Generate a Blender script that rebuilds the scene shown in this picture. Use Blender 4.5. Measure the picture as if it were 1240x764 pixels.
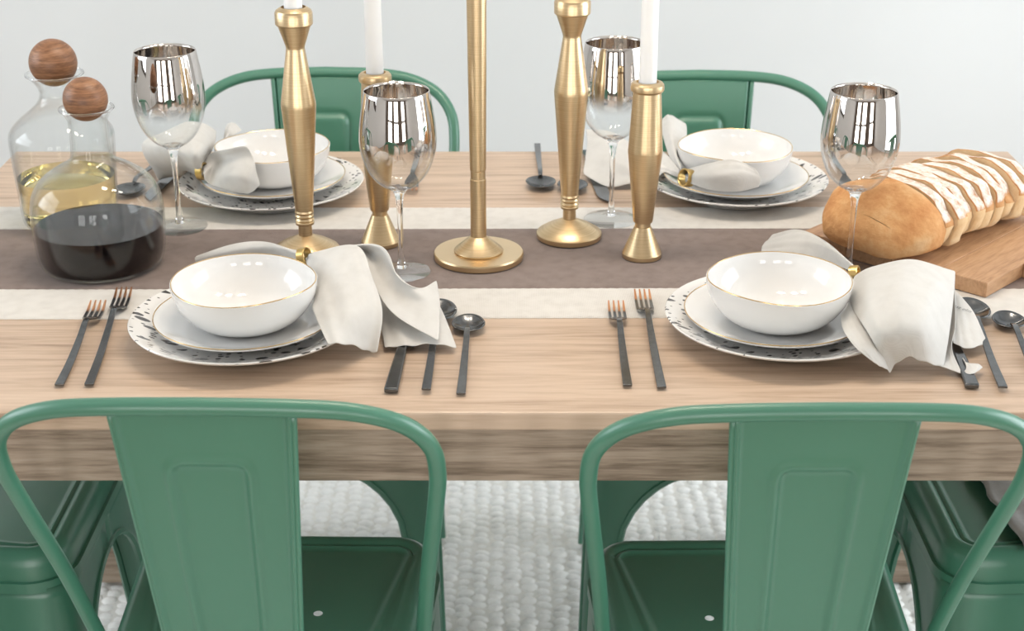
import bpy, bmesh, math, random
import numpy as np
from mathutils import Vector, Matrix
random.seed(7); rng = np.random.default_rng(7)
scene = bpy.context.scene
COL = scene.collection
for o in list(bpy.data.objects): bpy.data.objects.remove(o)

# ------------------------------------------------------------------ camera, light, exposure
FPX = 1900.0; PITCH = math.radians(23.1); CAMZ = 1.485; T = 0.755
cam = bpy.data.cameras.new('camera'); camo = bpy.data.objects.new('camera', cam); COL.objects.link(camo)
cam.sensor_width = 36; cam.lens = FPX * 36 / 1240; cam.clip_start = 0.05
camo.location = (0, 0, CAMZ); camo.rotation_euler = (math.pi / 2 - PITCH, 0, 0)
cam.dof.use_dof = True; cam.dof.focus_distance = 1.84; cam.dof.aperture_fstop = 7.5
scene.camera = camo
scene.view_settings.view_transform = 'Standard'; scene.view_settings.look = 'None'
scene.view_settings.exposure = 0.30; scene.view_settings.gamma = 1; scene.view_settings.use_curve_mapping = False
scene.cycles.use_denoising = True
scene.cycles.max_bounces = 14; scene.cycles.transparent_max_bounces = 24; scene.cycles.transmission_bounces = 12
scene.cycles.sample_clamp_indirect = 6.0
scene.cycles.caustics_reflective = False; scene.cycles.caustics_refractive = True; scene.cycles.blur_glossy = 0.5
wd = bpy.data.worlds.new('sky'); scene.world = wd; wd.use_nodes = True
wd.node_tree.nodes['Background'].inputs[0].default_value = (0.86, 0.93, 1.0, 1); wd.node_tree.nodes['Background'].inputs[1].default_value = 1.0

RX0, RX1, RY0, RY1, RZ = -2.7, 2.7, -2.6, 3.45, 2.75      # the room
def daylight(name, loc, rot, sx, sy, power, color):
    l = bpy.data.lights.new(name, 'AREA'); l.shape = 'RECTANGLE'; l.size = sx; l.size_y = sy; l.energy = power; l.color = color
    o = bpy.data.objects.new(name, l); COL.objects.link(o); o.location = loc; o.rotation_euler = rot
    return o
R90 = math.pi / 2
WINS_FRONT = [(-1.55, 1.0), (-0.05, 1.0), (1.75, 0.9)]        # centre x, width, in the wall behind the photographer
for x, w in WINS_FRONT:
    daylight('daylight', (x, RY0 - 0.10, 1.05), (R90, 0, 0), w, 1.8, 30, (1.0, 0.97, 0.93))
daylight('daylight', (RX0 - 0.10, 1.6, 1.75), (R90, 0, -R90), 1.8, 1.6, 34, (0.88, 0.95, 1.0))
daylight('daylight', (RX1 + 0.10, 1.7, 1.28), (R90, 0, R90), 1.9, 2.3, 64, (0.90, 0.96, 1.0))

# ------------------------------------------------------------------ helpers
def W(px, py, h):
    """point at height h above the table top that the photograph shows at (px, py)"""
    c, s = math.cos(PITCH), math.sin(PITCH)
    u, v = (px - 620) / FPX, (382 - py) / FPX
    d = Vector((u, c + v * s, -s + v * c)); z = T + h
    return Vector((0, 0, CAMZ)) + d * ((z - CAMZ) / d.z)

def tag(o, label=None, cat=None, group=None, kind=None):
    if label: o['label'] = label
    if cat: o['category'] = cat
    if group: o['group'] = group
    if kind: o['kind'] = kind
    return o
def empty(name, loc=(0, 0, 0), rz=0, label=None, cat=None, group=None, kind=None):
    o = bpy.data.objects.new(name, None); COL.objects.link(o); o.location = loc; o.rotation_euler = (0, 0, rz)
    o.empty_display_size = 0.02
    return tag(o, label, cat, group, kind)
class MB:
    def __init__(s): s.v = []; s.f = []; s.mi = []
    def add(s, v, f, mi=0):
        b = len(s.v); s.v += [tuple(p) for p in v]; s.f += [tuple(i + b for i in q) for q in f]; s.mi += [mi] * len(f); return s
    def box(s, x0, x1, y0, y1, z0, z1):
        return s.add([(x0,y0,z0),(x1,y0,z0),(x1,y1,z0),(x0,y1,z0),(x0,y0,z1),(x1,y0,z1),(x1,y1,z1),(x0,y1,z1)],
                     [(0,3,2,1),(4,5,6,7),(0,1,5,4),(1,2,6,5),(2,3,7,6),(3,0,4,7)])
    def lathe(s, prof, n=48, cx=0, cy=0):
        v = []; f = []
        rings = []
        for r, z in prof:
            if r < 1e-6: rings.append([len(v)]); v.append((cx, cy, z))
            else:
                rings.append(list(range(len(v), len(v) + n)))
                v += [(cx + r * math.cos(2 * math.pi * k / n), cy + r * math.sin(2 * math.pi * k / n), z) for k in range(n)]
        for a, b in zip(rings[:-1], rings[1:]):
            for k in range(n):
                k2 = (k + 1) % n
                if len(a) == 1 and len(b) == 1: continue
                if len(a) == 1: f.append((a[0], b[k2], b[k]))
                elif len(b) == 1: f.append((a[k], a[k2], b[0]))
                else: f.append((a[k], a[k2], b[k2], b[k]))
        return s.add(v, f)
    def tube(s, pts, rad, n=10, closed=False, cap=True):
        pts = [Vector(p) for p in pts]; m = len(pts); v = []; f = []
        rad = rad if hasattr(rad, '__len__') else [rad] * m
        up = None
        for i, p in enumerate(pts):
            if closed: t = pts[(i + 1) % m] - pts[i - 1]
            else: t = pts[min(i + 1, m - 1)] - pts[max(i - 1, 0)]
            t.normalize()
            if up is None: up = t.orthogonal().normalized()
            up = (up - t * up.dot(t)).normalized(); side = t.cross(up)
            v += [p + (up * math.cos(2 * math.pi * k / n) + side * math.sin(2 * math.pi * k / n)) * rad[i] for k in range(n)]
        for i in range(m if closed else m - 1):
            for k in range(n):
                a = i * n; b = ((i + 1) % m) * n; k2 = (k + 1) % n
                f.append((a + k, a + k2, b + k2, b + k))
        if not closed and cap:
            f.append(tuple(range(n))[::-1]); f.append(tuple(range((m - 1) * n, m * n)))
        return s.add(v, f)
    def grid(s, P, mi=0):
        nr, nc = len(P), len(P[0]); v = [tuple(p) for row in P for p in row]
        f = [(i * nc + j, i * nc + j + 1, (i + 1) * nc + j + 1, (i + 1) * nc + j) for i in range(nr - 1) for j in range(nc - 1)]
        return s.add(v, f, mi)
    def xf(s, M):
        s.v = [tuple(M @ Vector(p)) for p in s.v]; return s
    def build(s, name, mat, parent=None, smooth=True, sharp=35, bevel=0, solid=0, subsurf=0, off=0):
        me = bpy.data.meshes.new(name); me.from_pydata(s.v, [], s.f); me.validate()
        for m in (mat if isinstance(mat, (list, tuple)) else [mat]): me.materials.append(m)
        if any(s.mi):
            me.polygons.foreach_set('material_index', s.mi)
        if smooth:
            me.polygons.foreach_set('use_smooth', [True] * len(me.polygons)); 
            if sharp and not subsurf: me.set_sharp_from_angle(angle=math.radians(sharp))
        me.update()
        o = bpy.data.objects.new(name, me); COL.objects.link(o); o.parent = parent
        if solid:
            m = o.modifiers.new('thickness', 'SOLIDIFY'); m.thickness = solid; m.offset = off
        if bevel:
            m = o.modifiers.new('bevel', 'BEVEL'); m.width = bevel; m.segments = 2; m.limit_method = 'ANGLE'
        if subsurf:
            m = o.modifiers.new('smooth', 'SUBSURF'); m.levels = m.render_levels = subsurf
        return o
def copy_tree(o, parent=None):
    c = o.copy(); COL.objects.link(c); c.parent = parent
    for ch in list(o.children): copy_tree(ch, c)
    return c
def catmull(P, n):
    P = np.asarray(P, float); m = len(P); out = []
    for t in np.linspace(0, m - 1, n):
        i = min(int(t), m - 2); u = t - i
        p0 = P[i - 1] if i > 0 else 2 * P[0] - P[1]; p1, p2 = P[i], P[i + 1]
        p3 = P[i + 2] if i + 2 < m else 2 * P[-1] - P[-2]
        out.append(0.5 * (2 * p1 + (p2 - p0) * u + (2 * p0 - 5 * p1 + 4 * p2 - p3) * u ** 2 + (3 * p1 - p0 - 3 * p2 + p3) * u ** 3))
    return np.array(out)
def loft(rows, nr, nc):
    A = np.array([catmull(r, nc) for r in rows])              # rows x nc x 3
    return np.array([catmull(A[:, j], nr) for j in range(nc)]).transpose(1, 0, 2)

# ------------------------------------------------------------------ materials
def new_mat(name):
    m = bpy.data.materials.new(name); m.use_nodes = True; nt = m.node_tree
    b = nt.nodes.get('Principled BSDF'); return m, nt, b
def N(nt, t, **kw):
    n = nt.nodes.new(t)
    for k, v in kw.items():
        if k == 'inp':
            for a, b in v.items(): n.inputs[a].default_value = b
        else: setattr(n, k, v)
    return n
def ramp(nt, stops):
    n = nt.nodes.new('ShaderNodeValToRGB'); e = n.color_ramp.elements
    while len(e) < len(stops): e.new(0.5)
    for el, (p, c) in zip(e, stops): el.position = p; el.color = (*c, 1) if len(c) == 3 else c
    return n
def simple(name, col, rough=0.5, metal=0.0, spec=0.5, noise=0.0, nscale=30, bump=0.0, bscale=200, coat=0.0, aniso=None):
    m, nt, b = new_mat(name); L = nt.links.new
    b.inputs['Base Color'].default_value = (*col, 1); b.inputs['Roughness'].default_value = rough; b.inputs['Metallic'].default_value = metal
    b.inputs['Specular IOR Level'].default_value = spec; b.inputs['Coat Weight'].default_value = coat
    tc = N(nt, 'ShaderNodeTexCoord')
    if noise:
        n = N(nt, 'ShaderNodeTexNoise', inp={'Scale': nscale, 'Detail': 4}); L(tc.outputs['Object'], n.inputs['Vector'])
        r = ramp(nt, [(0.3, tuple(c * (1 - noise) for c in col)), (0.7, tuple(min(1, c * (1 + noise)) for c in col))])
        L(n.outputs['Fac'], r.inputs[0]); L(r.outputs[0], b.inputs['Base Color'])
    if bump:
        n = N(nt, 'ShaderNodeTexNoise', inp={'Scale': bscale, 'Detail': 3}); L(tc.outputs['Object'], n.inputs['Vector'])
        bp = N(nt, 'ShaderNodeBump', inp={'Strength': bump, 'Distance': 0.002}); L(n.outputs['Fac'], bp.inputs['Height']); L(bp.outputs[0], b.inputs['Normal'])
    return m
def wood(name, stops, scale, rough=0.5, bump=0.15, rings=0.0, distort=1.2):
    m, nt, b = new_mat(name); L = nt.links.new
    tc = N(nt, 'ShaderNodeTexCoord'); mp = N(nt, 'ShaderNodeMapping', inp={'Scale': scale}); L(tc.outputs['Object'], mp.inputs[0])
    n1 = N(nt, 'ShaderNodeTexNoise', inp={'Scale': 1.0, 'Detail': 7, 'Roughness': 0.62, 'Distortion': distort}); L(mp.outputs[0], n1.inputs['Vector'])
    mp2 = N(nt, 'ShaderNodeMapping', inp={'Scale': tuple(c * 5 for c in scale)}); L(tc.outputs['Object'], mp2.inputs[0])
    n2 = N(nt, 'ShaderNodeTexNoise', inp={'Scale': 1.0, 'Detail': 4, 'Roughness': 0.6}); L(mp2.outputs[0], n2.inputs['Vector'])
    mx = N(nt, 'ShaderNodeMix', inp={0: 0.38}); mx.data_type = 'FLOAT'; L(n1.outputs['Fac'], mx.inputs[2]); L(n2.outputs['Fac'], mx.inputs[3])
    r = ramp(nt, stops); L(mx.outputs[0], r.inputs[0]); L(r.outputs[0], b.inputs['Base Color'])
    b.inputs['Roughness'].default_value = rough
    bp = N(nt, 'ShaderNodeBump', inp={'Strength': bump, 'Distance': 0.001}); L(mx.outputs[0], bp.inputs['Height']); L(bp.outputs[0], b.inputs['Normal'])
    return m
def fabric(name, col, dark, scale=900, bump=0.25, rough=0.9, trans=0.0, wr=0.0):
    m, nt, b = new_mat(name); L = nt.links.new
    tc = N(nt, 'ShaderNodeTexCoord')
    w1 = N(nt, 'ShaderNodeTexWave', bands_direction='X', inp={'Scale': scale / 6, 'Distortion': 1.0, 'Detail': 1}); L(tc.outputs['Object'], w1.inputs[0])
    w2 = N(nt, 'ShaderNodeTexWave', bands_direction='Y', inp={'Scale': scale / 6, 'Distortion': 1.0, 'Detail': 1}); L(tc.outputs['Object'], w2.inputs[0])
    ns = N(nt, 'ShaderNodeTexNoise', inp={'Scale': 60, 'Detail': 6}); L(tc.outputs['Object'], ns.inputs[0])
    a = N(nt, 'ShaderNodeMath', operation='ADD'); L(w1.outputs['Fac'], a.inputs[0]); L(w2.outputs['Fac'], a.inputs[1])
    h = N(nt, 'ShaderNodeMath', operation='MULTIPLY_ADD', inp={1: 0.3}); L(a.outputs[0], h.inputs[0]); L(ns.outputs['Fac'], h.inputs[2])
    r = ramp(nt, [(0.3, dark), (0.9, col)]); L(h.outputs[0], r.inputs[0]); L(r.outputs[0], b.inputs['Base Color'])
    b.inputs['Roughness'].default_value = rough; b.inputs['Specular IOR Level'].default_value = 0.15
    b.inputs['Sheen Weight'].default_value = 0.15
    bp = N(nt, 'ShaderNodeBump', inp={'Strength': bump, 'Distance': 0.0006}); L(h.outputs[0], bp.inputs['Height']); L(bp.outputs[0], b.inputs['Normal'])
    if wr:
        n3 = N(nt, 'ShaderNodeTexNoise', inp={'Scale': 26, 'Detail': 3, 'Distortion': 0.6}); L(tc.outputs['Object'], n3.inputs[0])
        b2 = N(nt, 'ShaderNodeBump', inp={'Strength': wr, 'Distance': 0.006}); L(n3.outputs['Fac'], b2.inputs['Height']); L(bp.outputs[0], b2.inputs['Normal']); L(b2.outputs[0], b.inputs['Normal'])
    if trans:
        out = nt.nodes['Material Output']; tl = N(nt, 'ShaderNodeBsdfTranslucent'); L(r.outputs[0], tl.inputs[0])
        ms = N(nt, 'ShaderNodeMixShader', inp={0: trans}); L(b.outputs[0], ms.inputs[1]); L(tl.outputs[0], ms.inputs[2]); L(ms.outputs[0], out.inputs[0])
    return m
def thin_glass(name, tint=(0.985, 0.99, 0.99), refl=0.75, mirror=None):
    """clear thin-walled glass; mirror=(z0, z1) fades into a silvered coat between two heights"""
    m, nt, b = new_mat(name); L = nt.links.new; out = nt.nodes['Material Output']; nt.nodes.remove(b)
    tr = N(nt, 'ShaderNodeBsdfTransparent', inp={0: (*tint, 1)}); gl = N(nt, 'ShaderNodeBsdfGlossy', inp={'Roughness': 0.0})
    lw = N(nt, 'ShaderNodeLayerWeight', inp={'Blend': 0.5}); pw = N(nt, 'ShaderNodeMath', operation='POWER', inp={1: 3.2}); L(lw.outputs['Facing'], pw.inputs[0])
    ma = N(nt, 'ShaderNodeMath', operation='MULTIPLY_ADD', inp={1: refl, 2: 0.014}); L(pw.outputs[0], ma.inputs[0])
    mx = N(nt, 'ShaderNodeMixShader'); L(ma.outputs[0], mx.inputs[0]); L(tr.outputs[0], mx.inputs[1]); L(gl.outputs[0], mx.inputs[2])
    last = mx
    if mirror:
        tc = N(nt, 'ShaderNodeTexCoord'); sp = N(nt, 'ShaderNodeSeparateXYZ'); L(tc.outputs['Object'], sp.inputs[0])
        mr = N(nt, 'ShaderNodeMapRange', interpolation_type='SMOOTHSTEP', inp={1: mirror[0], 2: mirror[1], 3: 0.0, 4: 0.96}); L(sp.outputs['Z'], mr.inputs[0])
        sv = N(nt, 'ShaderNodeBsdfGlossy', inp={0: (0.66, 0.62, 0.59, 1), 'Roughness': 0.02})
        m2 = N(nt, 'ShaderNodeMixShader'); L(mr.outputs[0], m2.inputs[0]); L(mx.outputs[0], m2.inputs[1]); L(sv.outputs[0], m2.inputs[2]); last = m2
    L(last.outputs[0], out.inputs[0]); return m
def glass(name, col=(1, 1, 1), ior=1.45, rough=0.0):
    m, nt, b = new_mat(name); out = nt.nodes['Material Output']; nt.nodes.remove(b)
    g = N(nt, 'ShaderNodeBsdfGlass', inp={0: (*col, 1), 'Roughness': rough, 'IOR': ior}); nt.links.new(g.outputs[0], out.inputs[0]); return m
def emit(name, col, st):
    m, nt, b = new_mat(name); b.inputs['Emission Color'].default_value = (*col, 1); b.inputs['Emission Strength'].default_value = st; return m

M = {}
M['wall'] = simple('wall_paint', (0.68, 0.70, 0.71), 0.85, noise=0.012, nscale=3)
M['ceiling'] = simple('ceiling_paint', (0.62, 0.62, 0.61), 0.9)
M['dim_wall'] = simple('taupe_paint', (0.20, 0.165, 0.14), 0.85, noise=0.03, nscale=4)
M['floor'] = wood('floor_boards', [(0.3, (0.30, 0.20, 0.13)), (0.7, (0.45, 0.32, 0.22))], (3, 30, 30), 0.45)
M['frame'] = simple('dark_window_frame', (0.06, 0.045, 0.035), 0.4)
M['table'] = wood('washed_oak', [(0.30, (0.25, 0.165, 0.11)), (0.40, (0.43, 0.305, 0.215)), (0.52, (0.56, 0.415, 0.305)), (0.70, (0.64, 0.495, 0.38))], (2.2, 34, 34), 0.40, 0.15)
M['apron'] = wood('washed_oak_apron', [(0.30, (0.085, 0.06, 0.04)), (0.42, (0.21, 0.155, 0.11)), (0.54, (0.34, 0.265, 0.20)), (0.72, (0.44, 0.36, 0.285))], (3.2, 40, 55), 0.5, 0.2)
M['white_weave'] = fabric('white_runner_weave', (0.72, 0.69, 0.645), (0.56, 0.525, 0.48), 1200, 0.5)
M['brown_weave'] = fabric('taupe_runner_weave', (0.27, 0.21, 0.185), (0.155, 0.115, 0.098), 1500, 0.6)
M['linen'] = fabric('linen_napkin', (0.76, 0.745, 0.715), (0.66, 0.64, 0.605), 2400, 0.15, trans=0.18, wr=0.25)
M['grey_cloth'] = fabric('grey_cloth', (0.44, 0.43, 0.42), (0.32, 0.31, 0.30), 1600, 0.3, wr=0.3)
M['green'] = simple('green_powder_coat', (0.062, 0.205, 0.135), 0.32, spec=0.75, noise=0.03, nscale=6, bump=0.06, bscale=900)
M['porcelain'] = simple('white_porcelain', (0.79, 0.785, 0.775), 0.08, coat=0.3, noise=0.008, nscale=20)
M['gold_rim'] = simple('gold_rim', (0.72, 0.50, 0.24), 0.25, 1.0)
M['black_steel'] = simple('black_steel', (0.14, 0.145, 0.15), 0.22, 1.0, noise=0.15, nscale=120)
M['wood_ball'] = wood('walnut_ball', [(0.32, (0.11, 0.045, 0.02)), (0.5, (0.25, 0.115, 0.055)), (0.68, (0.38, 0.20, 0.105))], (22, 22, 150), 0.45, 0.1)
M['board'] = wood('acacia_board', [(0.3, (0.30, 0.155, 0.075)), (0.5, (0.50, 0.29, 0.155)), (0.7, (0.60, 0.37, 0.22))], (70, 8, 40), 0.5, 0.12)
M['wax'] = simple('white_wax', (0.90, 0.89, 0.87), 0.45, noise=0.01)
M['wax'].node_tree.nodes['Principled BSDF'].inputs['Subsurface Weight'].default_value = 0.2
M['wax'].node_tree.nodes['Principled BSDF'].inputs['Subsurface Radius'].default_value = (0.01, 0.01, 0.008)
M['wick'] = simple('wick', (0.7, 0.66, 0.58), 0.9, noise=0.1)
M['clear'] = thin_glass('clear_thin_glass')
M['silvered'] = thin_glass('silvered_wine_glass', mirror=(0.150, 0.188))
M['solid_glass'] = glass('clear_solid_glass')
M['white_wine'] = glass('white_wine', (1.0, 0.945, 0.74), 1.33)
M['red_wine'] = simple('dark_red_wine', (0.006, 0.003, 0.003), 0.02, spec=0.3, noise=0.02)
M['rug'] = simple('wool_rug', (0.90, 0.89, 0.87), 0.95, spec=0.1, noise=0.08, nscale=55, bump=0.6, bscale=420)
M['rug_base'] = simple('rug_backing', (0.78, 0.76, 0.72), 0.95, spec=0.1, noise=0.1, nscale=60)
M['bulb'] = emit('frosted_warm_globe', (1.0, 0.87, 0.72), 46)
M['ink'] = simple('grey_ink', (0.16, 0.16, 0.16), 0.8, noise=0.05)

# brushed brass: fine rings around the turned axis
def brass():
    m, nt, b = new_mat('brushed_brass'); L = nt.links.new
    tc = N(nt, 'ShaderNodeTexCoord'); mp = N(nt, 'ShaderNodeMapping', inp={'Scale': (6, 6, 900)}); L(tc.outputs['Object'], mp.inputs[0])
    n = N(nt, 'ShaderNodeTexNoise', inp={'Scale': 1.0, 'Detail': 3}); L(mp.outputs[0], n.inputs[0])
    r = ramp(nt, [(0.3, (0.56, 0.41, 0.235)), (0.7, (0.70, 0.54, 0.335))]); L(n.outputs['Fac'], r.inputs[0]); L(r.outputs[0], b.inputs['Base Color'])
    b.inputs['Metallic'].default_value = 1.0; b.inputs['Roughness'].default_value = 0.33
    bp = N(nt, 'ShaderNodeBump', inp={'Strength': 0.12, 'Distance': 0.0005}); L(n.outputs['Fac'], bp.inputs['Height']); L(bp.outputs[0], b.inputs['Normal'])
    return m
M['brass'] = brass()
M['brass_ring'] = simple('napkin_ring_gold', (0.66, 0.46, 0.18), 0.28, 1.0, noise=0.05)

# speckled glaze: dark drawn-out drops
def speckle():
    m, nt, b = new_mat('speckled_glaze'); L = nt.links.new
    tc = N(nt, 'ShaderNodeTexCoord'); last = None
    for k, (sc, lo, hi, thr) in enumerate([((34, 78, 0), 0.15, 0.20, 0.58), ((80, 150, 0), 0.11, 0.16, 0.56)]):
        mp = N(nt, 'ShaderNodeMapping', inp={'Scale': sc, 'Rotation': (0, 0, -0.25 + 0.3 * k)}); L(tc.outputs['Object'], mp.inputs[0])
        vo = N(nt, 'ShaderNodeTexVoronoi', voronoi_dimensions='2D', inp={'Scale': 1.0}); L(mp.outputs[0], vo.inputs['Vector'])
        sp = N(nt, 'ShaderNodeSeparateColor'); L(vo.outputs['Color'], sp.inputs[0])
        sz = N(nt, 'ShaderNodeMath', operation='MULTIPLY_ADD', inp={1: 0.22, 2: 0.0}); L(sp.outputs[1], sz.inputs[0])
        sub = N(nt, 'ShaderNodeMath', operation='SUBTRACT'); L(vo.outputs['Distance'], sub.inputs[0]); L(sz.outputs[0], sub.inputs[1])
        mr = N(nt, 'ShaderNodeMapRange', inp={1: lo - 0.06, 2: hi - 0.06, 3: 1.0, 4: 0.0}); L(sub.outputs[0], mr.inputs[0])
        gt = N(nt, 'ShaderNodeMath', operation='GREATER_THAN', inp={1: thr}); L(sp.outputs[0], gt.inputs[0])
        mu = N(nt, 'ShaderNodeMath', operation='MULTIPLY'); L(mr.outputs[0], mu.inputs[0]); L(gt.outputs[0], mu.inputs[1])
        if last is None: last = mu
        else:
            mxm = N(nt, 'ShaderNodeMath', operation='MAXIMUM'); L(last.outputs[0], mxm.inputs[0]); L(mu.outputs[0], mxm.inputs[1]); last = mxm
    mix = N(nt, 'ShaderNodeMix'); mix.data_type = 'RGBA'; mix.inputs[6].default_value = (0.79, 0.775, 0.755, 1); mix.inputs[7].default_value = (0.045, 0.038, 0.035, 1)
    L(last.outputs[0], mix.inputs[0]); L(mix.outputs[2], b.inputs['Base Color']); b.inputs['Roughness'].default_value = 0.12; b.inputs['Coat Weight'].default_value = 0.3
    return m
M['speckle'] = speckle()
# dark steel with a copper tint on the tine tips (a thing's own colour, along its length)
def tine_steel():
    m, nt, b = new_mat('copper_tipped_steel'); L = nt.links.new
    tc = N(nt, 'ShaderNodeTexCoord'); sp = N(nt, 'ShaderNodeSeparateXYZ'); L(tc.outputs['Object'], sp.inputs[0])
    mr = N(nt, 'ShaderNodeMapRange', inp={1: -0.026, 2: -0.02, 3: 0.0, 4: 1.0}); L(sp.outputs['Y'], mr.inputs[0])
    mix = N(nt, 'ShaderNodeMix'); mix.data_type = 'RGBA'; mix.inputs[6].default_value = (0.14, 0.145, 0.15, 1); mix.inputs[7].default_value = (0.78, 0.40, 0.22, 1)
    L(mr.outputs[0], mix.inputs[0]); L(mix.outputs[2], b.inputs['Base Color']); b.inputs['Metallic'].default_value = 0.9; b.inputs['Roughness'].default_value = 0.28
    return m
M['tines'] = tine_steel()
def bread_mat(name, cols, flour, bscale=90):
    m, nt, b = new_mat(name); L = nt.links.new
    tc = N(nt, 'ShaderNodeTexCoord'); n = N(nt, 'ShaderNodeTexNoise', inp={'Scale': 22, 'Detail': 6, 'Roughness': 0.65}); L(tc.outputs['Object'], n.inputs[0])
    r = ramp(nt, cols); L(n.outputs['Fac'], r.inputs[0]); last = r.outputs[0]
    if flour:
        sp = N(nt, 'ShaderNodeSeparateXYZ'); L(tc.outputs['Object'], sp.inputs[0])
        mr = N(nt, 'ShaderNodeMapRange', interpolation_type='SMOOTHSTEP', inp={1: flour[0], 2: flour[1], 3: 0.0, 4: 0.62}); L(sp.outputs['Z'], mr.inputs[0])
        n2 = N(nt, 'ShaderNodeTexNoise', inp={'Scale': 75, 'Detail': 8, 'Roughness': 0.7}); L(tc.outputs['Object'], n2.inputs[0])
        ad = N(nt, 'ShaderNodeMath', operation='ADD'); L(mr.outputs[0], ad.inputs[0]); L(n2.outputs['Fac'], ad.inputs[1])
        m3 = N(nt, 'ShaderNodeMapRange', inp={1: 0.92, 2: 1.16, 3: 0.0, 4: 1.0}); L(ad.outputs[0], m3.inputs[0])
        mix = N(nt, 'ShaderNodeMix'); mix.data_type = 'RGBA'; mix.inputs[7].default_value = (0.84, 0.79, 0.72, 1)
        L(m3.outputs[0], mix.inputs[0]); L(last, mix.inputs[6]); last = mix.outputs[2]
    L(last, b.inputs['Base Color']); b.inputs['Roughness'].default_value = 0.85; b.inputs['Specular IOR Level'].default_value = 0.2
    nb = N(nt, 'ShaderNodeTexNoise', inp={'Scale': bscale, 'Detail': 6, 'Roughness': 0.6}); L(tc.outputs['Object'], nb.inputs[0])
    bp = N(nt, 'ShaderNodeBump', inp={'Strength': 0.5, 'Distance': 0.004}); L(nb.outputs['Fac'], bp.inputs['Height']); L(bp.outputs[0], b.inputs['Normal'])
    return m
M['crust'] = bread_mat('flour_dusted_crust', [(0.3, (0.40, 0.155, 0.055)), (0.5, (0.58, 0.29, 0.12)), (0.7, (0.70, 0.43, 0.22))], (0.028, 0.055))
M['heel_crust'] = bread_mat('golden_crust', [(0.3, (0.52, 0.225, 0.085)), (0.5, (0.66, 0.35, 0.15)), (0.7, (0.76, 0.50, 0.27))], (0.075, 0.12))
M['brown_crust'] = bread_mat('baked_brown_crust', [(0.3, (0.36, 0.14, 0.05)), (0.5, (0.52, 0.25, 0.10)), (0.7, (0.62, 0.36, 0.17))], None)
M['crumb'] = bread_mat('soft_crumb', [(0.3, (0.62, 0.42, 0.24)), (0.6, (0.74, 0.55, 0.34)), (0.8, (0.80, 0.64, 0.44))], None, 220)
M['side_crumb'] = bread_mat('pale_bread_side', [(0.3, (0.62, 0.38, 0.18)), (0.6, (0.76, 0.55, 0.32)), (0.8, (0.82, 0.66, 0.44))], (0.05, 0.085), 60)

# ------------------------------------------------------------------ the room
def struct(name, mb, mat, parent=None, **kw):
    o = mb.build(name, mat, parent, smooth=False, **kw)
    if parent is None: o['kind'] = 'structure'
    return o
def wall_with_openings(name, axis, pos, t, a0, a1, openings, mat):
    """axis 'y': wall in the xz plane at y=pos (thickness t outwards); openings (centre, width, z0, z1)"""
    mb = MB()
    def seg(u0, u1, z0, z1):
        if u1 - u0 < 1e-4 or z1 - z0 < 1e-4: return
        lo, hi = min(pos, pos + t), max(pos, pos + t)
        if axis == 'y': mb.box(u0, u1, lo, hi, z0, z1)
        else: mb.box(lo, hi, u0, u1, z0, z1)
    cur = a0
    for c, w, z0, z1 in sorted(openings):
        seg(cur, c - w / 2, 0, RZ); seg(c - w / 2, c + w / 2, 0, z0); seg(c - w / 2, c + w / 2, z1, RZ); cur = c + w / 2
    seg(cur, a1, 0, RZ)
    return struct(name, mb, mat)
struct('floor', MB().box(RX0, RX1, RY0, RY1, -0.06, 0), M['floor'])
struct('ceiling', MB().box(RX0, RX1, RY0, RY1, RZ, RZ + 0.06), M['ceiling'])
struct('wall_back', MB().box(RX0, RX1, RY1, RY1 + 0.1, 0, RZ), M['wall'])
wall_with_openings('wall_front', 'y', RY0, -0.1, RX0, RX1, [(x, w, 0.15, 1.95) for x, w in WINS_FRONT], M['dim_wall'])
wall_with_openings('wall_left', 'x', RX0, -0.1, RY0, RY1, [(1.6, 1.8, 0.95, 2.55)], M['wall'])
wall_with_openings('wall_right', 'x', RX1, 0.1, RY0, RY1, [(1.7, 1.9, 0.12, 2.42)], M['wall'])
def window(n, axis, pos, c, w, z0=0.7, z1=2.4):
    mb = MB(); b = 0.045
    def bar(u0, u1, a, z):
        if axis == 'y': mb.box(u0, u1, pos - 0.03, pos + 0.03, a, z)
        else: mb.box(pos - 0.03, pos + 0.03, u0, u1, a, z)
    l, r = c - w / 2, c + w / 2
    bar(l, l + b, z0, z1); bar(r - b, r, z0, z1); bar(l, r, z0, z0 + b); bar(l, r, z1 - b, z1); bar(c - b / 3, c + b / 3, z0, z1); bar(l, r, (z0 + z1) / 2 - 0.017, (z0 + z1) / 2 + 0.017)
    e = empty('window_%d' % n, kind='structure')
    mb.build('window_frame', M['frame'], e, smooth=False)
for i, (x, w) in enumerate(WINS_FRONT): window(i + 1, 'y', RY0 - 0.03, x, w, 0.15, 1.95)
window(4, 'x', RX0 - 0.03, 1.6, 1.8, 0.95, 2.55); window(5, 'x', RX1 + 0.03, 1.7, 1.9, 0.12, 2.42)
for nm, a in (('back', (RX0, RX1, RY1 - 0.015, RY1)), ):
    struct('baseboard_' + nm, MB().box(*a, 0, 0.12), M['ceiling'])

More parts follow.
